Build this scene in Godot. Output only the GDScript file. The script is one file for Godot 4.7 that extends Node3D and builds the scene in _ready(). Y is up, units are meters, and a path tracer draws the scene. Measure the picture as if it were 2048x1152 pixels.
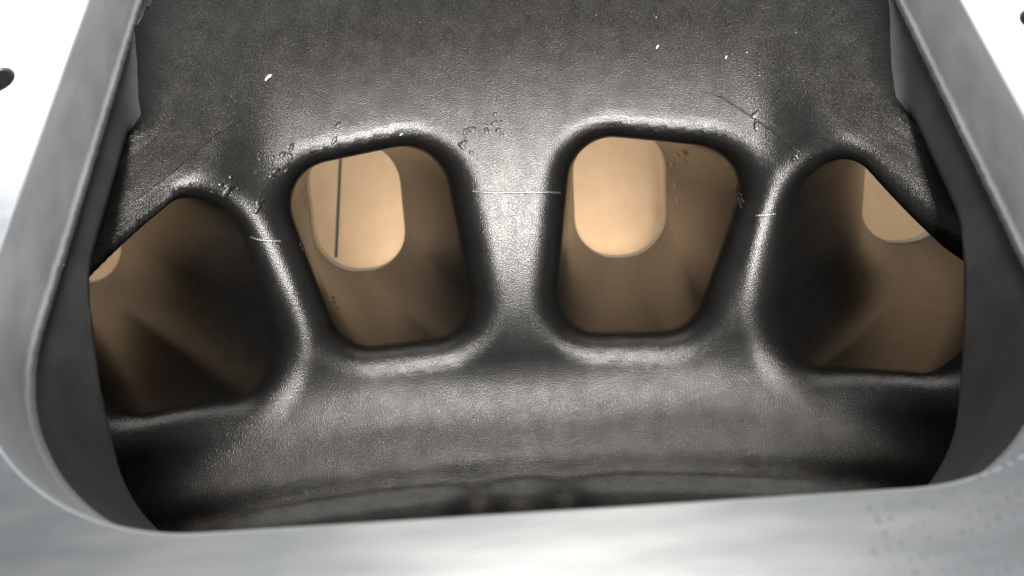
extends Node3D
# A cast intake manifold seen through the opening of its machined flange, four ports looking out on cardboard.
# The casting is one distance field meshed with surface nets. Field axes: x to the right, s away from the viewer, d down from the eye height.

const EYE := 0.39              # height of the lens over the cardboard
const CELL := 0.0016           # finest cell of the casting
const TOP := 0.15              # drop of the flange face
const NECK := 0.1713           # drop of the underside of the machined flange
const S0 := 0.189
const D0 := 0.202
const CN := 0.73135
const SN := 0.68200
const WE := 0.1418
const SHELL := 0.008

# per runner: four inner corners (x, v) inset by their rounding, start depth, exit centre
var port_a := [
	[Vector2(-0.0663, 0.0238), Vector2(-0.0354, 0.0202), Vector2(-0.0321, 0.0618), Vector2(-0.0565, 0.0618)],
	[Vector2(0.0309, 0.0216), Vector2(0.0646, 0.0261), Vector2(0.0498, 0.0640), Vector2(0.0248, 0.0637)],
	[Vector2(0.0860, 0.0374), Vector2(0.1273, 0.0640), Vector2(0.1270, 0.0661), Vector2(0.0842, 0.0702)],
	[Vector2(-0.1291, 0.0480), Vector2(-0.0952, 0.0366), Vector2(-0.0889, 0.0673), Vector2(-0.1273, 0.0627)]]
var port_w := [-0.0053, -0.0048, -0.0351, -0.0370]
var exits := [Vector2(-0.0875, 0.0455), Vector2(0.0566, 0.0471), Vector2(0.2147, 0.0487), Vector2(-0.2439, 0.0426)]
var port_bend := [0.12, 0.12, 0.45, -0.05]
var port_r := [0.016, 0.016, 0.021, 0.021]
const EXIT_HALF := Vector2(0.0252, 0.0355)
const EXIT_R := 0.0232

var rng := RandomNumberGenerator.new()


func _ready() -> void:
	rng.seed = 11
	# ---- camera
	var cam := Camera3D.new()
	cam.name = "camera"
	var th := deg_to_rad(58.4)
	var ph := deg_to_rad(3.6)
	var up0 := Vector3(0, cos(th), -sin(th))
	var right := Vector3.RIGHT * cos(ph) - up0 * sin(ph)
	var up := up0 * cos(ph) + Vector3.RIGHT * sin(ph)
	cam.transform = Transform3D(Basis(right, up, right.cross(up)), Vector3(-0.0055, EYE, 0))
	var lens := CameraAttributesPhysical.new()
	lens.frustum_focal_length = 32.0
	lens.exposure_aperture = 14.0
	lens.frustum_focus_distance = 0.285
	cam.attributes = lens
	add_child(cam)
	cam.fov = rad_to_deg(2.0 * atan(576.0 / 1540.0))
	cam.near = 0.01
	cam.far = 50.0
	# ---- air and lamps
	var we := WorldEnvironment.new()
	we.name = "environment"
	var env := Environment.new()
	env.background_mode = Environment.BG_COLOR
	env.background_color = Color(0.56, 0.56, 0.57)
	env.tonemap_mode = Environment.TONE_MAPPER_LINEAR
	env.tonemap_exposure = 1.0
	env.sdfgi_enabled = true
	env.ssao_enabled = true
	env.ssil_enabled = true
	we.environment = env
	add_child(we)
	lamp("ceiling_lamp", "long white ceiling lamp panel above the near side of the manifold", Vector3(0.03, 1.14, 0.50), Vector3(0, 0.17, -0.19), Vector2(0.26, 0.58), 6.0, Color(0.985, 0.99, 1.0))
	lamp("added_fill_lamp", "added small warm fill lamp straight above the manifold opening", Vector3(0.05, 1.45, -0.05), Vector3(0.05, 0, -0.05), Vector2(0.3, 0.3), 0.25, Color(1.0, 0.95, 0.88))  # added fill lamp, put in to brighten the floor of the hollow
	lamp("window_lamp", "wide bright lamp panel beyond the far end of the manifold", Vector3(0.0, 1.1, -1.35), Vector3(0, 0.15, -0.2), Vector2(2.6, 0.7), 4.0, Color(0.97, 0.99, 1.0))
	build_casting()
	build_cardboard()
	build_chips()


func spot(x: float, s: float, d: float) -> Vector3:
	return Vector3(x, EYE - d, -s)


# ---------------------------------------------------------------- naming
func tag(o: Node, label: String, category: String, group := "") -> void:
	o.set_meta("label", label)
	o.set_meta("category", category)
	if group:
		o.set_meta("group", group)


func thing(called: String, label: String, category: String, at := Vector3.ZERO) -> Node3D:
	var o := Node3D.new()
	o.name = called
	o.position = at
	tag(o, label, category)
	add_child(o, true)
	return o


func part(called: String, mesh: Mesh, mat: Material, parent: Node) -> MeshInstance3D:
	var o := MeshInstance3D.new()
	o.name = called
	o.mesh = mesh
	o.material_override = mat
	parent.add_child(o, true)
	return o


func lamp(called: String, label: String, at: Vector3, aim: Vector3, size: Vector2, energy: float, tint: Color) -> void:
	var o := thing(called, label, "lamp", at)
	o.look_at_from_position(at, aim, Vector3.UP if absf(at.x - aim.x) + absf(at.z - aim.z) > 0.01 else Vector3.FORWARD)
	var box := BoxMesh.new()
	box.size = Vector3(size.x + 0.04, size.y + 0.04, 0.05)
	var body := part("housing", box, plain(Color(0.7, 0.7, 0.7), 0.6), o)
	body.position.z = 0.03
	var face := QuadMesh.new()
	face.size = size
	var glow := StandardMaterial3D.new()
	glow.albedo_color = Color.WHITE
	glow.emission_enabled = true
	glow.emission = Color(1, 1, 1)
	glow.emission_energy_multiplier = 1.0
	var f := part("lamp_diffuser", face, glow, o)
	f.rotation.y = PI
	var l := AreaLight3D.new()
	l.name = "light"
	l.area_size = size
	l.light_energy = energy
	l.light_color = tint
	l.shadow_enabled = true
	l.position.z = -0.01
	o.add_child(l)


# ---------------------------------------------------------------- materials
func plain(c: Color, rough: float, metal := 0.0) -> StandardMaterial3D:
	var m := StandardMaterial3D.new()
	m.albedo_color = c
	m.roughness = rough
	m.metallic = metal
	return m


func noise_tex(kind: int, freq: float, size: int, octaves: int, seed_: int, ramp: Gradient = null) -> NoiseTexture2D:
	var n := FastNoiseLite.new()
	n.noise_type = kind
	n.frequency = freq
	n.seed = seed_
	n.fractal_octaves = octaves
	var t := NoiseTexture2D.new()
	t.width = size
	t.height = size
	t.seamless = true
	t.noise = n
	if ramp:
		t.color_ramp = ramp
	return t


func ramp2(a: Color, b: Color) -> Gradient:
	var g := Gradient.new()
	g.set_color(0, a)
	g.set_color(1, b)
	return g


func cast_metal() -> StandardMaterial3D:
	var m := plain(Color(1, 1, 1), 1.0, 0.85)
	m.albedo_texture = noise_tex(FastNoiseLite.TYPE_SIMPLEX, 0.012, 512, 4, 3, ramp2(Color(0.165, 0.159, 0.15), Color(0.21, 0.203, 0.192)))
	m.roughness_texture = noise_tex(FastNoiseLite.TYPE_SIMPLEX, 0.03, 512, 3, 5, ramp2(Color(0.30, 0.30, 0.30), Color(0.345, 0.345, 0.345)))
	m.heightmap_enabled = true
	var grain := noise_tex(FastNoiseLite.TYPE_SIMPLEX, 0.15, 1024, 2, 7)
	grain.seamless = false      # the blend at a seam would flatten the grain there
	m.heightmap_texture = grain
	m.heightmap_scale = 0.0085
	m.uv1_triplanar = true
	m.uv1_world_triplanar = true
	m.uv1_triplanar_sharpness = 4.0
	m.uv1_scale = Vector3(11.5, 11.5, 11.5)
	return m


func neck_metal() -> StandardMaterial3D:  # lighter, smoother and less metallic than the cast body
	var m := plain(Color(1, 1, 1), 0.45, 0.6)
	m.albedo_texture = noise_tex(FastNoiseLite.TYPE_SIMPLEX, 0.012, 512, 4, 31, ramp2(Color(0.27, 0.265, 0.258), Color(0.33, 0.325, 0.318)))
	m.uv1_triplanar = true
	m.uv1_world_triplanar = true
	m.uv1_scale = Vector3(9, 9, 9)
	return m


func milled() -> StandardMaterial3D:
	var m := plain(Color(1, 1, 1), 0.6, 0.5)
	m.albedo_texture = noise_tex(FastNoiseLite.TYPE_SIMPLEX, 0.01, 512, 4, 29, ramp2(Color(0.54, 0.545, 0.55), Color(0.63, 0.63, 0.63)))
	m.uv1_triplanar = true
	m.uv1_world_triplanar = true
	m.uv1_scale = Vector3(6, 14, 6)
	return m


func machined() -> StandardMaterial3D:
	var m := plain(Color(1, 1, 1), 0.34, 1.0)
	m.albedo_texture = noise_tex(FastNoiseLite.TYPE_SIMPLEX, 0.01, 512, 4, 23, ramp2(Color(0.56, 0.57, 0.575), Color(0.65, 0.655, 0.655)))
	m.uv1_triplanar = true
	m.uv1_world_triplanar = true
	m.uv1_scale = Vector3(4, 4, 22)
	return m


# ---------------------------------------------------------------- the field of the hollow (negative inside the hollow)
func smin(a: float, b: float, k: float) -> float:
	var h := maxf(k - absf(a - b), 0.0)
	return minf(a, b) - h * h / (4.0 * k)


func smax(a: float, b: float, k: float) -> float:
	var h := maxf(k - absf(a - b), 0.0)
	return maxf(a, b) + h * h / (4.0 * k)


func bump(t: float) -> float:      # smooth step
	t = clampf(t, 0.0, 1.0)
	return t * t * (3.0 - 2.0 * t)


func floor_drop(x: float, s: float) -> float:
	var base := 0.2744 + (0.1214 - s) * 0.22 - 1.9 * x * x
	# a low block stands in the middle behind a soft groove
	var front := 0.0915 - 0.01 * x - 1.2 * x * x
	var across := bump((0.128 - x) / 0.04) * bump((x + 0.130) / 0.04)
	base += 0.004 * (1.0 - across) * bump((front + 0.004 - s) / 0.016)
	base -= 0.0026 * across * bump((front - s) / 0.011)
	var g := (s - front) / 0.0055
	base += 0.0016 * exp(-g * g)
	# two shallow hollows in its crest
	for c in [-0.023, 0.0095]:
		var r2: float = ((x - c) * (x - c)) / 0.0001 + ((s - 0.079) * (s - 0.079)) / 0.00008
		base += 0.0036 * exp(-r2)
	return base


func runner(i: int, x: float, v: float, w: float) -> float:
	var w0: float = port_w[i]
	var t := clampf((w - w0) / (WE - w0), 0.0, 1.0)
	var e: Vector2 = exits[i]
	var k := lerpf(t, 1.0 - (1.0 - t) * (1.0 - t), port_bend[i])
	var kv := t * t * (3.0 - 2.0 * t)
	var r := lerpf(port_r[i], EXIT_R, kv)
	var kk := Vector2(k, kv)
	var hx := EXIT_HALF.x - EXIT_R
	var hv := EXIT_HALF.y - EXIT_R
	var c: Array = port_a[i]
	var p := Vector2(x, v)
	var q0: Vector2 = c[0] + (e + Vector2(-hx, -hv) - c[0]) * kk
	var q1: Vector2 = c[1] + (e + Vector2(hx, -hv) - c[1]) * kk
	var q2: Vector2 = c[2] + (e + Vector2(hx, hv) - c[2]) * kk
	var q3: Vector2 = c[3] + (e + Vector2(-hx, hv) - c[3]) * kk
	var d := 1e9
	var inside := true
	var a := q3
	for b: Vector2 in [q0, q1, q2, q3]:
		var ab := b - a
		var ap := p - a
		var h := clampf(ap.dot(ab) / ab.length_squared(), 0.0, 1.0)
		d = minf(d, (ap - ab * h).length_squared())
		if ab.cross(ap) < 0.0:
			inside = false
		a = b
	d = sqrt(d)
	d = (-d if inside else d) - r
	return maxf(d, w0 - 0.014 - w)


func neck_end(x: float, s: float) -> float:     # drop of the lower edge of the neck, deeper towards the viewer
	return 0.187 + 0.024 * bump((0.135 - s) / 0.055) + 0.014 * x


func neck(x: float, s: float, d: float) -> float:
	var qx := absf(x) - 0.1289 + 0.062
	var qs := absf(s - 0.163) - 0.1219 + 0.062
	return Vector2(maxf(qx, 0.0), maxf(qs, 0.0)).length() + minf(maxf(qx, qs), 0.0) - 0.062 + (d - NECK) * 0.10


func bend(x: float) -> float:      # the port wall is an apse: it comes nearer towards both sides
	return x * x * (1.6 + 110.0 * x * x)


func chamber(x: float, s: float, d: float) -> float:
	var ds := s + bend(x) - S0
	var dd := d - D0
	var fs := (dd + 0.25 * ds) * 0.94
	var face := ds * CN + dd * SN
	var f := smin(fs, face, lerpf(0.042, 0.012, bump((absf(x) - 0.085) / 0.03)))
	f = smax(f, (d - floor_drop(x, s)) * 0.93, 0.008)
	# the walled room under the flange, and the neck that leads into it
	var room := maxf(maxf(absf(x) - 0.178, 0.018 - s), neck_end(x, s) - d)
	var ring := neck(x, s, d)
	return smax(f, smin(room, ring, 0.003), lerpf(0.006, 0.020, bump((s - 0.175) / 0.06)))


func hollow(x: float, s: float, d: float) -> float:
	var f := chamber(x, s, d)
	var ds := s - S0
	var dd := d - D0
	var w := (s - S0) * CN + dd * SN
	var v := -(s - S0) * SN + dd * CN
	if w > -0.075 and v > -0.06:
		for i in 4:
			var cx: float = lerpf(((port_a[i][0] as Vector2).x + (port_a[i][1] as Vector2).x) * 0.5, (exits[i] as Vector2).x, clampf(w / WE, 0.0, 1.0))
			if absf(x - cx) < 0.08:
				f = smin(f, maxf(runner(i, x, v, w), maxf(0.2035, neck_end(x, s) + 0.006) - d), 0.011 if i < 2 else 0.012)
	return f


# ---------------------------------------------------------------- surface nets on the cells near the surface
var lo := Vector3(-0.30, 0.0, NECK)
var size0 := 0.0128
var corner := {}
var fld_shift := 0.0
var outer := false


func field(p: Vector3) -> float:
	var f := hollow(p.x, p.y, p.z)
	if not outer:
		return f
	# the outside skin and the ends, a solid with the hollow taken out
	var w := (p.y - S0) * CN + (p.z - D0) * SN
	return -maxf(maxf(f - SHELL, -f), maxf(w - WE, NECK - p.z))


func nets(cell: float, st_levels: int) -> Array[ArrayMesh]:
	corner.clear()
	splits.clear()
	border.seed = 8
	border.frequency = 60.0
	border.fractal_octaves = 3
	var n := 1 << st_levels
	var big := cell * n
	var nx := int(ceil(0.60 / big))
	var ny := int(ceil(0.30 / big))
	var nz := int(ceil(0.24 / big))
	var verts := PackedVector3Array()
	var norms := PackedVector3Array()
	var index := {}
	var cells: Array[Vector3i] = []
	var stack: Array = []
	for i in nx:
		for j in ny:
			for k in nz:
				stack.append([Vector3i(i * n, j * n, k * n), n])
	while stack.size():
		var top: Array = stack.pop_back()
		var at: Vector3i = top[0]
		var sz: int = top[1]
		var mid := lo + (Vector3(at) + Vector3.ONE * sz * 0.5) * cell
		if absf(field(mid)) > cell * sz * 0.8661 * 1.8:
			continue
		if sz > 1:
			var h := sz / 2
			for o in 8:
				stack.append([at + Vector3i(o & 1, (o >> 1) & 1, o >> 2) * h, h])
			continue
		var vals := PackedFloat32Array()
		vals.resize(8)
		var neg := 0
		for o in 8:
			var c := at + Vector3i(o & 1, (o >> 1) & 1, o >> 2)
			var f: float
			if corner.has(c):
				f = corner[c]
			else:
				f = field(lo + Vector3(c) * cell)
				corner[c] = f
			vals[o] = f
			if f < 0.0:
				neg += 1
		if neg == 0 or neg == 8:
			continue
		var sum := Vector3.ZERO
		var cnt := 0
		for e in 12:
			var a: int = EDGE[e * 2]
			var b: int = EDGE[e * 2 + 1]
			if (vals[a] < 0.0) != (vals[b] < 0.0):
				var t := vals[a] / (vals[a] - vals[b])
				sum += Vector3(a & 1, (a >> 1) & 1, a >> 2).lerp(Vector3(b & 1, (b >> 1) & 1, b >> 2), t)
				cnt += 1
		sum /= cnt
		var g := Vector3.ZERO
		var val := 0.0
		for o in 8:
			var wx := sum.x if o & 1 else 1.0 - sum.x
			var wy := sum.y if o & 2 else 1.0 - sum.y
			var wz := sum.z if o & 4 else 1.0 - sum.z
			g += vals[o] * Vector3((1.0 if o & 1 else -1.0) * wy * wz, (1.0 if o & 2 else -1.0) * wx * wz, (1.0 if o & 4 else -1.0) * wx * wy)
			val += vals[o] * wx * wy * wz
		g /= cell
		var pos := lo + (Vector3(at) + sum) * cell
		if not outer and g.length_squared() > 0.04:
			pos -= g * (val / g.length_squared())
		index[at] = verts.size()
		cells.append(at)
		verts.append(spot(pos.x, pos.y, pos.z))
		norms.append(-Vector3(g.x, -g.z, -g.y).normalized())   # out of the metal, into the hollow
	var tris := [PackedInt32Array(), PackedInt32Array()]
	for at in cells:
		for axis in 3:
			var u := [Vector3i(0, 1, 0), Vector3i(0, 0, 1), Vector3i(1, 0, 0)][axis] as Vector3i
			var v := [Vector3i(0, 0, 1), Vector3i(1, 0, 0), Vector3i(0, 1, 0)][axis] as Vector3i
			var e := [Vector3i(1, 0, 0), Vector3i(0, 1, 0), Vector3i(0, 0, 1)][axis] as Vector3i
			if not (index.has(at - u) and index.has(at - v) and index.has(at - u - v)):
				continue
			var f0: float = corner[at]
			var f1: float = corner[at + e]
			if (f0 < 0.0) == (f1 < 0.0):
				continue
			quad(tris, verts, norms, index[at], index[at - u], index[at - u - v], index[at - v])
	var out: Array[ArrayMesh] = []
	for list: PackedInt32Array in tris:
		out.append(compact(verts, norms, list))
	return out


func compact(verts: PackedVector3Array, norms: PackedVector3Array, list: PackedInt32Array) -> ArrayMesh:
	var m := ArrayMesh.new()
	if list.is_empty():
		return m
	var to := PackedInt32Array()
	to.resize(verts.size())
	to.fill(-1)
	var v := PackedVector3Array()
	var n := PackedVector3Array()
	var idx := PackedInt32Array()
	for i in list:
		if to[i] < 0:
			to[i] = v.size()
			v.append(verts[i])
			n.append(norms[i])
		idx.append(to[i])
	var arr := []
	arr.resize(Mesh.ARRAY_MAX)
	arr[Mesh.ARRAY_VERTEX] = v
	arr[Mesh.ARRAY_NORMAL] = n
	arr[Mesh.ARRAY_INDEX] = idx
	m.add_surface_from_arrays(Mesh.PRIMITIVE_TRIANGLES, arr)
	return m

const EDGE := [0, 1, 2, 3, 4, 5, 6, 7, 0, 2, 1, 3, 4, 6, 5, 7, 0, 4, 1, 5, 2, 6, 3, 7]


func quad(lists: Array, v: PackedVector3Array, n: PackedVector3Array, a: int, b: int, c: int, d: int) -> void:
	var mid := (v[a] + v[b] + v[c] + v[d]) * 0.25
	var s := -(mid.z)
	var drop := EYE - mid.y
	var w := (s - S0) * CN + (drop - D0) * SN
	if not outer and (w > WE - 0.0004 or drop < NECK + 0.0004):
		return
	if outer:
		var f := hollow(mid.x, s, drop)
		if f < SHELL * 0.4 and w < WE - 0.002 and drop > NECK + 0.002:
			return
	var nn := (v[c] - v[a]).cross(v[d] - v[b])
	if not outer and drop < neck_end(mid.x, s) + 0.004:
		for t: Array in ([[a, c, b], [a, d, c]] if nn.dot(n[a] + n[b] + n[c] + n[d]) > 0.0 else [[a, b, c], [a, c, d]]):
			cut(lists, v, n, t, 1, on_neck)
		return
	var to := 0
	if nn.dot(n[a] + n[b] + n[c] + n[d]) > 0.0:      # front faces run clockwise
		lists[to].append_array(PackedInt32Array([a, c, b, a, d, c]))
	else:
		lists[to].append_array(PackedInt32Array([a, b, c, a, c, d]))


# how far a point of the casting is from the border of the lighter neck wall (positive on the neck)
func on_neck(p: Vector3) -> float:
	var drop := EYE - p.y
	return minf(neck(p.x, -p.z, drop) + 0.0014 + 0.0003 * border.get_noise_3dv(p), neck_end(p.x, -p.z) + 0.0002 - drop)

var border := FastNoiseLite.new()
var splits := {}


# a triangle that straddles that border is parted along it
func cut(lists: Array, v: PackedVector3Array, n: PackedVector3Array, t: Array, beyond: int, border_of: Callable) -> void:
	var g := [border_of.call(v[t[0]]), border_of.call(v[t[1]]), border_of.call(v[t[2]])]
	var up := 0
	for q: float in g:
		up += 1 if q > 0.0 else 0
	if up == 0 or up == 3:
		lists[beyond if up else 0].append_array(PackedInt32Array(t))
		return
	for k in 3:
		if (g[k] > 0.0) != (g[(k + 1) % 3] > 0.0) and (g[k] > 0.0) != (g[(k + 2) % 3] > 0.0):
			var a: int = t[k]
			var b: int = t[(k + 1) % 3]
			var c: int = t[(k + 2) % 3]
			var ab := between(v, n, a, b, g[k] / (g[k] - g[(k + 1) % 3]))
			var ac := between(v, n, a, c, g[k] / (g[k] - g[(k + 2) % 3]))
			var side := beyond if g[k] > 0.0 else 0
			lists[side].append_array(PackedInt32Array([a, ab, ac]))
			lists[beyond - side].append_array(PackedInt32Array([ab, b, c, ab, c, ac]))


func between(v: PackedVector3Array, n: PackedVector3Array, a: int, b: int, t: float) -> int:
	var key := Vector2i(mini(a, b), maxi(a, b))
	if not splits.has(key):
		splits[key] = v.size()
		v.append(v[a].lerp(v[b], t))
		n.append(n[a].lerp(n[b], t).normalized())
	return splits[key]


# ---------------------------------------------------------------- the manifold
func rounded_rect(cx: float, cy: float, hx: float, hy: float, r: float, steps: int) -> PackedVector2Array:
	var o := PackedVector2Array()
	for q in 4:
		var c := Vector2(cx + (hx - r) * [1, -1, -1, 1][q], cy + (hy - r) * [1, 1, -1, -1][q])
		for i in steps + 1:
			var a := PI / 2 * (q + float(i) / steps)
			o.append(c + Vector2(cos(a), sin(a)) * r)
	return o


func circle(c: Vector2, r: float, steps: int) -> PackedVector2Array:
	var o := PackedVector2Array()
	for i in steps:
		o.append(c + Vector2.from_angle(TAU * i / steps) * r)
	return o


# a plate with holes: outline and holes in 2-D, `place` takes (point, depth) to the scene; depth 0 is the near face
func plate(outline: PackedVector2Array, holes: Array, thick: float, chamfer: float, place: Callable, near_normal: Vector3, skip := -1) -> ArrayMesh:
	var st := SurfaceTool.new()
	st.begin(Mesh.PRIMITIVE_TRIANGLES)
	for level in 2:
		var poly := inset(outline, chamfer) if level == 0 else outline
		for h: PackedVector2Array in holes:
			poly = bridge(poly, inset(h, -chamfer) if level == 0 else h)
		var large := PackedVector2Array()      # in tenths of a millimetre: small areas count as none
		for q in poly:
			large.append(q * 10000.0)
		var idx := Geometry2D.triangulate_polygon(large)
		var nn := near_normal if level == 0 else -near_normal
		for i in range(0, idx.size(), 3):
			tri(st, [place.call(poly[idx[i]], thick * level), place.call(poly[idx[i + 1]], thick * level), place.call(poly[idx[i + 2]], thick * level)], [nn, nn, nn])
	var rings: Array = [outline] + holes
	for k in rings.size():
		if k == skip:
			continue
		var ring: PackedVector2Array = rings[k]
		var small := inset(ring, chamfer if k == 0 else -chamfer)
		var n := ring.size()
		for i in n:
			var j := (i + 1) % n
			var ni := out_normal(ring, i, k == 0, place)
			var nj := out_normal(ring, j, k == 0, place)
			var mi := (ni + near_normal).normalized()
			var mj := (nj + near_normal).normalized()
			var a0: Vector3 = place.call(small[i], 0.0)
			var b0: Vector3 = place.call(small[j], 0.0)
			var a1: Vector3 = place.call(ring[i], chamfer)
			var b1: Vector3 = place.call(ring[j], chamfer)
			var a2: Vector3 = place.call(ring[i], thick)
			var b2: Vector3 = place.call(ring[j], thick)
			tri(st, [a0, b0, b1], [mi, mj, mj])
			tri(st, [a0, b1, a1], [mi, mj, mi])
			tri(st, [a1, b1, b2], [ni, nj, nj])
			tri(st, [a1, b2, a2], [ni, nj, ni])
	return st.commit()


func inset(ring: PackedVector2Array, by: float) -> PackedVector2Array:
	var o := PackedVector2Array()
	for i in ring.size():
		o.append(ring[i] - ring_normal(ring, i) * by)
	return o


func ring_normal(ring: PackedVector2Array, i: int) -> Vector2:   # rings run anticlockwise: this points out of the ring
	var n := ring.size()
	var t := (ring[(i + 1) % n] - ring[(i + n - 1) % n]).normalized()
	return Vector2(t.y, -t.x)


func out_normal(ring: PackedVector2Array, i: int, outline: bool, place: Callable) -> Vector3:
	var n := ring_normal(ring, i) * (1.0 if outline else -1.0)
	return ((place.call(n, 0.0) as Vector3) - (place.call(Vector2.ZERO, 0.0) as Vector3)).normalized()


func bridge(poly: PackedVector2Array, hole: PackedVector2Array) -> PackedVector2Array:
	var bi := 0
	var bj := 0
	var best := 1e9
	for i in poly.size():
		for j in hole.size():
			var d := poly[i].distance_squared_to(hole[j])
			if d < best:
				best = d
				bi = i
				bj = j
	var o := PackedVector2Array()
	for i in bi + 1:
		o.append(poly[i])
	for j in hole.size() + 1:
		o.append(hole[(bj - j + hole.size() * 2) % hole.size()])
	for i in range(bi, poly.size()):
		o.append(poly[i])
	return o


func tri(st: SurfaceTool, p: Array, n: Array) -> void:
	var nn: Vector3 = (p[1] - p[0]).cross(p[2] - p[0])
	var order := [0, 2, 1] if nn.dot(n[0] + n[1] + n[2]) > 0.0 else [0, 1, 2]
	for k: int in order:
		st.set_normal(n[k])
		st.add_vertex(p[k])


# the milled wall of the opening: a small chamfer above and an uneven, burred edge where it meets the casting
func wall_ring(ring: PackedVector2Array, place: Callable) -> ArrayMesh:
	var fine := PackedVector2Array()
	for i in ring.size():
		var a := ring[i]
		var b := ring[(i + 1) % ring.size()]
		var n := maxi(1, int(a.distance_to(b) / 0.0015))
		for k in n:
			fine.append(a.lerp(b, float(k) / n))
	var wob := FastNoiseLite.new()
	wob.seed = 4
	wob.frequency = 420.0
	wob.fractal_octaves = 4
	var st := SurfaceTool.new()
	st.begin(Mesh.PRIMITIVE_TRIANGLES)
	var rows := [[0.0, 0.0006], [0.0006, 0.0], [0.019, 0.0], [0.0209, 0.0], [0.0222, -0.0012]]
	var n := fine.size()
	for i in n:
		var j := (i + 1) % n
		for q in rows.size() - 1:
			var c := []
			var nn := []
			for m: Array in [[i, q], [j, q], [j, q + 1], [i, q + 1]]:
				var p := fine[m[0]]
				var t: float = rows[m[1]][0]
				var inw: float = -rows[m[1]][1]
				if m[1] >= 2:
					t += 0.00045 * wob.get_noise_2d(p.x, p.y)
				if m[1] == 3:
					inw += 0.0004 * maxf(0.0, wob.get_noise_2d(p.x * 2.0 + 3.0, p.y * 2.0))
				var out := ring_normal(fine, m[0])
				c.append(place.call(p - out * inw, t))
				var nv := (place.call(-out, 0.0) as Vector3) - (place.call(Vector2.ZERO, 0.0) as Vector3)
				nn.append((nv + Vector3.UP * [0.9, 0.1, 0.0, 0.3, -0.6][m[1]]).normalized())
			tri(st, [c[0], c[1], c[2]], [nn[0], nn[1], nn[2]])
			tri(st, [c[0], c[2], c[3]], [nn[0], nn[2], nn[3]])
	return st.commit()


func build_casting() -> void:
	var root := thing("intake_manifold", "dark cast metal intake manifold with bright machined top flange around its opening", "manifold")
	var cast := cast_metal()
	var made := nets(CELL, 3)
	var body := part("cast_body", made[0], cast, root)
	part("neck_wall", made[1], neck_metal(), body)
	build_marks(root, body, cast)
	outer = true
	part("outer_skin", nets(0.004, 2)[0], cast, root)
	outer = false
	# the machined flange: opening with round corners, bolt holes beside it
	var opening := rounded_rect(0, 0.163, 0.1287, 0.1217, 0.060, 72)
	var holes := [opening]
	for b in [Vector2(-0.1475, 0.172), Vector2(0.1472, 0.1695)]:
		holes.append(circle(b, 0.0046, 24))
	var flat := func(p: Vector2, t: float) -> Vector3: return spot(p.x, p.y, TOP + t)
	var top := part("machined_flange", plate(rounded_rect(0, 0.1555, 0.180, 0.1455, 0.03, 8), holes, NECK - TOP, 0.0006, flat, Vector3.UP, 1), machined(), root)
	part("opening_wall", wall_ring(opening, flat), milled(), top)
	# rows of slightly darker, rougher discs laid on the near right corner of the flange
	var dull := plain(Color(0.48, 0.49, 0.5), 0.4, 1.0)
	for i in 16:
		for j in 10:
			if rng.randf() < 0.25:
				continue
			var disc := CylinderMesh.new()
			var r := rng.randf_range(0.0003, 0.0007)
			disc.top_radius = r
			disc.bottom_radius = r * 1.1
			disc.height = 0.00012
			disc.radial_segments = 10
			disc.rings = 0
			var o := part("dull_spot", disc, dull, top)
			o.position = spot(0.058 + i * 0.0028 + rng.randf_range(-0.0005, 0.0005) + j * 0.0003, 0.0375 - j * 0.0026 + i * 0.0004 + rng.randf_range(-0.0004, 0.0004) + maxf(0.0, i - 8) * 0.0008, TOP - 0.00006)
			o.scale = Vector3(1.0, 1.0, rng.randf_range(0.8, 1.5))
	# the flange at the runner ends
	var ends := []
	for e: Vector2 in exits:
		ends.append(rounded_rect(e.x, e.y, EXIT_HALF.x, EXIT_HALF.y, EXIT_R, 10))
	var slant := func(p: Vector2, t: float) -> Vector3:
		var w := WE + t
		return spot(p.x, S0 + w * CN - p.y * SN, D0 + w * SN + p.y * CN)
	part("head_flange", plate(rounded_rect(-0.012, 0.0460, 0.275, 0.054, 0.012, 6), ends, 0.007, 0.0004, slant, Vector3(0, SN, CN)), machined(), root)


# ---------------------------------------------------------------- small marks of the casting
func slope(p: Vector3) -> Vector3:     # field axes; points into the metal
	var e := 0.0003
	return Vector3(hollow(p.x + e, p.y, p.z) - hollow(p.x - e, p.y, p.z), hollow(p.x, p.y + e, p.z) - hollow(p.x, p.y - e, p.z), hollow(p.x, p.y, p.z + e) - hollow(p.x, p.y, p.z - e)) / (2.0 * e)


func settle(p: Vector3) -> Vector3:    # the nearest point of the surface
	for k in 4:
		var g := slope(p)
		p -= g * (hollow(p.x, p.y, p.z) / maxf(g.length_squared(), 0.1))
	return p


func outward(p: Vector3) -> Vector3:   # scene axes; out of the metal
	var g := slope(p)
	return -Vector3(g.x, -g.z, -g.y).normalized()


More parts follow.
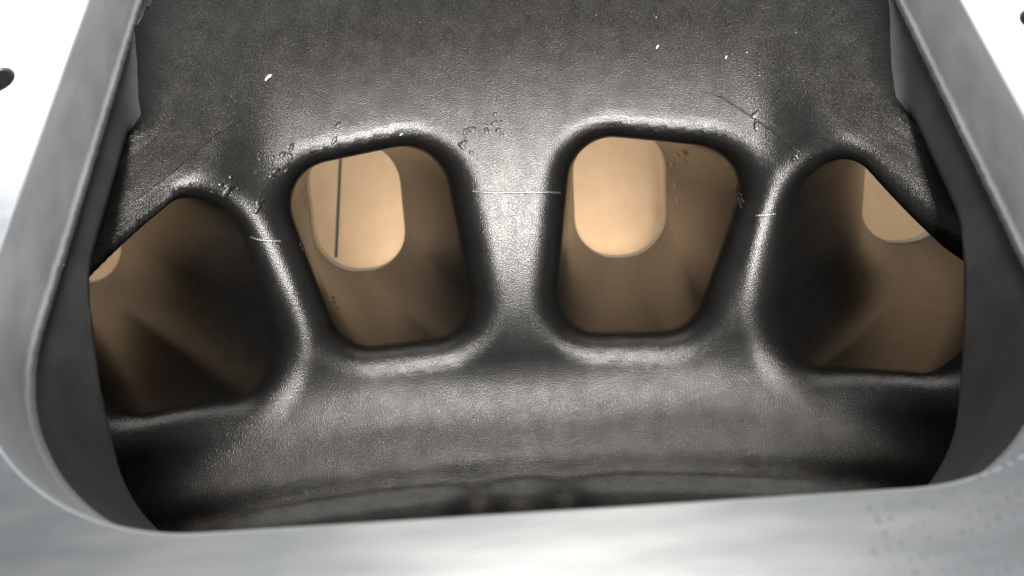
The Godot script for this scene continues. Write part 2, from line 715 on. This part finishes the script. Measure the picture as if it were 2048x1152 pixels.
# an irregular lump, half sunk in the surface, drawn out along `along`
func lump(r: float, long: float, high: float, along: Vector3, up: Vector3, rough: float) -> ArrayMesh:
	var st := SurfaceTool.new()
	st.begin(Mesh.PRIMITIVE_TRIANGLES)
	var n := FastNoiseLite.new()
	n.seed = rng.randi() % 1000
	n.frequency = 1.1
	var x := (along - up * along.dot(up)).normalized()
	var z := x.cross(up)
	var rows := 6
	var cols := 10
	var pts := []
	for i in rows + 1:
		for j in cols:
			var th := PI * i / rows
			var ph := TAU * j / cols
			var d := Vector3(sin(th) * cos(ph), cos(th), sin(th) * sin(ph))
			var q := d * (1.0 + rough * n.get_noise_3dv(d * 1.6))
			pts.append((x * q.x * long + up * q.y * high + z * q.z) * r)
	for i in rows:
		for j in cols:
			var a: Vector3 = pts[i * cols + j]
			var b: Vector3 = pts[i * cols + (j + 1) % cols]
			var c: Vector3 = pts[(i + 1) * cols + (j + 1) % cols]
			var e: Vector3 = pts[(i + 1) * cols + j]
			for t: Array in [[a, b, c], [a, c, e]]:
				var m: Vector3 = t[0] + t[1] + t[2]
				if (t[1] - t[0]).cross(t[2] - t[0]).dot(m) > 0.0:
					t = [t[0], t[2], t[1]]
				for p: Vector3 in t:
					st.set_smooth_group(0)
					st.add_vertex(p)
	st.index()
	st.generate_normals()
	return st.commit()


func put(called: String, p: Vector3, r: float, long: float, high: float, along: Vector3, mat: Material, parent: Node, rough := 0.9) -> MeshInstance3D:
	p = settle(p)
	var up := outward(p)
	var o := part(called, lump(r, long, high, along, up, rough), mat, parent)
	o.position = spot(p.x, p.y, p.z) - up * r * high * 0.45
	return o


# a thin raised line along points of the surface
func seam(called: String, pts: Array, r: float, mat: Material, parent: Node, gaps := 0.0) -> void:
	var st := SurfaceTool.new()
	st.begin(Mesh.PRIMITIVE_TRIANGLES)
	var fine: Array[Vector3] = []
	for i in pts.size() - 1:
		for k in 10:
			fine.append(settle((pts[i] as Vector3).lerp(pts[i + 1], k / 10.0)))
	fine.append(settle(pts[-1]))
	var prev := []
	for i in fine.size():
		var p := spot(fine[i].x, fine[i].y, fine[i].z)
		var q := fine[mini(i + 1, fine.size() - 1)]
		var q0 := fine[maxi(i - 1, 0)]
		var t := (spot(q.x, q.y, q.z) - spot(q0.x, q0.y, q0.z)).normalized()
		var up := outward(fine[i])
		var w := t.cross(up).normalized()
		var h := r * (0.75 + 0.5 * rng.randf()) * (0.25 if rng.randf() < gaps else 1.0)
		if i == 0 or i == fine.size() - 1:
			h *= 0.15
		p += w * r * rng.randf_range(-0.35, 0.35)
		var row := []
		for c in 5:
			var an := PI * c / 4.0
			row.append([p + w * cos(an) * r * 1.4 + up * (sin(an) * h - r * 0.1), (w * cos(an) + up * (sin(an) + 0.1)).normalized()])
		if prev.size():
			for c in 4:
				tri(st, [prev[c][0], prev[c + 1][0], row[c + 1][0]], [prev[c][1], prev[c + 1][1], row[c + 1][1]])
				tri(st, [prev[c][0], row[c + 1][0], row[c][0]], [prev[c][1], row[c + 1][1], row[c][1]])
		prev = row
	part(called, st.commit(), mat, parent)


func v3(a: Array) -> Array:
	return a.map(func(p: Array) -> Vector3: return Vector3(p[0], p[1], p[2]))


func build_marks(root: Node, body: Node, cast: Material) -> void:
	var bright := cast_metal()
	bright.albedo_texture = null
	bright.albedo_color = Color(0.42, 0.415, 0.41)
	seam("parting_seam", v3([[-0.0178, 0.1792, 0.2220], [-0.0095, 0.1780, 0.2222], [-0.0013, 0.1778, 0.2225], [0.0070, 0.1775, 0.2227], [0.0149, 0.1789, 0.2258]]), 0.00032, bright, body)
	seam("parting_seam", v3([[-0.0968, 0.1629, 0.2194], [-0.0940, 0.1617, 0.2195], [-0.0906, 0.1613, 0.2200], [-0.0865, 0.1619, 0.2219]]), 0.00035, bright, body)
	seam("parting_seam", v3([[0.0833, 0.1616, 0.2241], [0.0861, 0.1610, 0.2230], [0.0900, 0.1611, 0.2229]]), 0.0003, bright, body)
	seam("core_seam", v3([[0.0660, 0.2036, 0.2018], [0.0735, 0.1999, 0.2023], [0.0791, 0.1949, 0.2035], [0.0845, 0.1900, 0.2047], [0.0897, 0.1845, 0.2054], [0.0944, 0.1777, 0.2060], [0.0964, 0.1744, 0.2067]]), 0.00026, cast, body, 0.3)
	seam("core_seam", v3([[-0.1265, 0.1630, 0.1954], [-0.1227, 0.1673, 0.1954], [-0.1164, 0.1738, 0.1954], [-0.1100, 0.1817, 0.1949], [-0.1041, 0.1889, 0.1946], [-0.0968, 0.1963, 0.1957]]), 0.00018, cast, body, 0.4)
	# lumps of metal where the core leaked, in clusters of small ones
	for a: Array in [[-0.0179, 0.1965, 0.2101, 14, 0.0055], [-0.0049, 0.1989, 0.2091, 16, 0.0055], [-0.1002, 0.1727, 0.2048, 16, 0.006], [-0.0882, 0.1842, 0.2064, 18, 0.008], [0.0834, 0.1903, 0.2049, 7, 0.0025], [0.0957, 0.1751, 0.2067, 6, 0.003], [-0.0921, 0.1711, 0.2115, 8, 0.004], [-0.0823, 0.1891, 0.2058, 6, 0.004], [0.1031, 0.2148, 0.1881, 4, 0.0025], [-0.0649, 0.1964, 0.2057, 4, 0.003]]:
		for k in int(a[3] * 0.6):
			var off := Vector3(rng.randfn(), rng.randfn(), rng.randfn() * 0.3) * float(a[4]) * 0.5
			put("casting_lump", Vector3(a[0], a[1], a[2]) + off, rng.randf_range(0.0005, 0.0012), rng.randf_range(1.0, 2.4), rng.randf_range(0.17, 0.3), Vector3(rng.randf_range(-1, 1), rng.randf_range(-0.3, 0.3), rng.randf_range(-1, 1)), cast, body, 0.4)
	# single grains stuck to the roof and the floor
	for k in 36:
		var x := rng.randf_range(-0.12, 0.12)
		var p := Vector3(x, rng.randf_range(0.195, 0.262), 0.195) if k < 32 else Vector3(x * 0.8, rng.randf_range(0.09, 0.12), 0.275)
		put("casting_grain", p, rng.randf_range(0.00016, 0.00032), 1.2, 0.9, Vector3(1, 0, rng.randf()), bright, body)
	# dark residue and pale runs inside the runners
	var soot := plain(Color(0.07, 0.055, 0.045), 0.7)
	for p: Array in [[-0.0869, 0.1812, 0.2952], [-0.0825, 0.1700, 0.2844], [-0.0850, 0.1750, 0.2890], [-0.0830, 0.1637, 0.2302], [0.0810, 0.1757, 0.2281], [0.0815, 0.1724, 0.2269], [0.0819, 0.1709, 0.2266], [0.0790, 0.2319, 0.2674], [0.0800, 0.2340, 0.2720], [0.0813, 0.2377, 0.2811]]:
		for k in 3:
			put("residue_spot", Vector3(p[0], p[1], p[2]) + Vector3(rng.randfn(), rng.randfn(), rng.randfn()) * 0.0009, rng.randf_range(0.0005, 0.0011), rng.randf_range(1.2, 2.6), 0.25, Vector3(0.1, 0.4, 1), soot, body, 1.2)
	for p: Array in [[-0.1106, 0.2617, 0.3061], [-0.1093, 0.2529, 0.3055], [-0.1084, 0.2460, 0.3071], [0.0820, 0.2603, 0.3111], [0.0815, 0.2480, 0.3122], [0.0806, 0.2368, 0.3103], [0.0800, 0.2412, 0.2779], [0.0812, 0.2509, 0.2907]]:
		put("casting_run", Vector3(p[0], p[1], p[2]), 0.0016, 4.0, 0.5, Vector3(0, 0.75, 0.66), bright, body, 0.5)


func build_chips() -> void:
	var shiny := plain(Color(0.9, 0.9, 0.9), 0.3, 1.0)
	var marks := [
		[Vector3(-0.0885, 0.2141, 0.1945), 0.0017, "bright sliver of aluminium lying on the dark roof at its left side"],
		[Vector3(0.0533, 0.2203, 0.1963), 0.0008, "tiny bright metal speck high on the dark roof above the right centre port"],
		[Vector3(-0.0420, 0.1950, 0.2060), 0.0008, "tiny bright metal speck on the upper lip of the left centre port"],
		[Vector3(0.0772, 0.2130, 0.1971), 0.0006, "tiny bright metal speck on the roof near the curved raised seam"]]
	for m: Array in marks:
		var p := settle(m[0])
		var up := outward(p)
		var st := SurfaceTool.new()
		st.begin(Mesh.PRIMITIVE_TRIANGLES)
		var x := (Vector3(0.75, 0, -1) - up * Vector3(0.75, 0, -1).dot(up)).normalized()
		var z := x.cross(up)
		var r: float = m[1]
		# a curled flake: bent along its length, with a ragged outline
		var n := 6
		var top := []
		for i in n + 1:
			var t := float(i) / n * 2.0 - 1.0
			var w := r * 0.42 * (1.0 - 0.75 * t * t) * rng.randf_range(0.7, 1.15)
			var c := x * t * r + up * (r * 0.35 * (1.0 - t * t) + r * 0.12)
			top.append([c + z * w + up * w * 0.3, c - z * w, c + z * w * 0.9 + up * w * 0.3 - up * r * 0.14, c - z * w * 0.9 - up * r * 0.14])
		for i in n:
			var a: Array = top[i]
			var b: Array = top[i + 1]
			for q: Array in [[a[0], a[1], b[1], b[0], up], [a[2], a[3], b[3], b[2], -up], [a[0], a[2], b[2], b[0], z], [a[1], a[3], b[3], b[1], -z]]:
				var nn: Vector3 = q[4]
				tri(st, [q[0], q[1], q[2]], [nn, nn, nn])
				tri(st, [q[0], q[2], q[3]], [nn, nn, nn])
		var o := part("metal_chip", st.commit(), shiny, self)
		o.position = spot(p.x, p.y, p.z)
		tag(o, m[2], "metal chip", "loose metal chips on the casting")


func build_cardboard() -> void:
	var m := plain(Color(1, 1, 1), 0.9)
	m.albedo_texture = noise_tex(FastNoiseLite.TYPE_SIMPLEX, 0.02, 512, 4, 9, ramp2(Color(0.57, 0.46, 0.338), Color(0.60, 0.486, 0.36)))
	m.uv1_triplanar = true
	m.uv1_world_triplanar = true
	m.uv1_scale = Vector3(7, 7, 3)
	var o := thing("cardboard_sheet", "plain tan cardboard sheet lying flat under the manifold, seen through its ports", "cardboard", Vector3(0, 0, -0.3))
	var box := BoxMesh.new()
	box.size = Vector3(1.4, 0.004, 1.2)
	part("liner", box, m, o).position.y = -0.002
	# a dark pen line that stops under the left centre port
	var line := BoxMesh.new()
	line.size = Vector3(0.0019, 0.0003, 0.19)
	var ink := part("pen_line", line, plain(Color(0.10, 0.08, 0.07), 0.8), o)
	ink.position = Vector3(-0.1151, 0.0001, -0.365 + 0.3)
	ink.rotation.y = 0.029
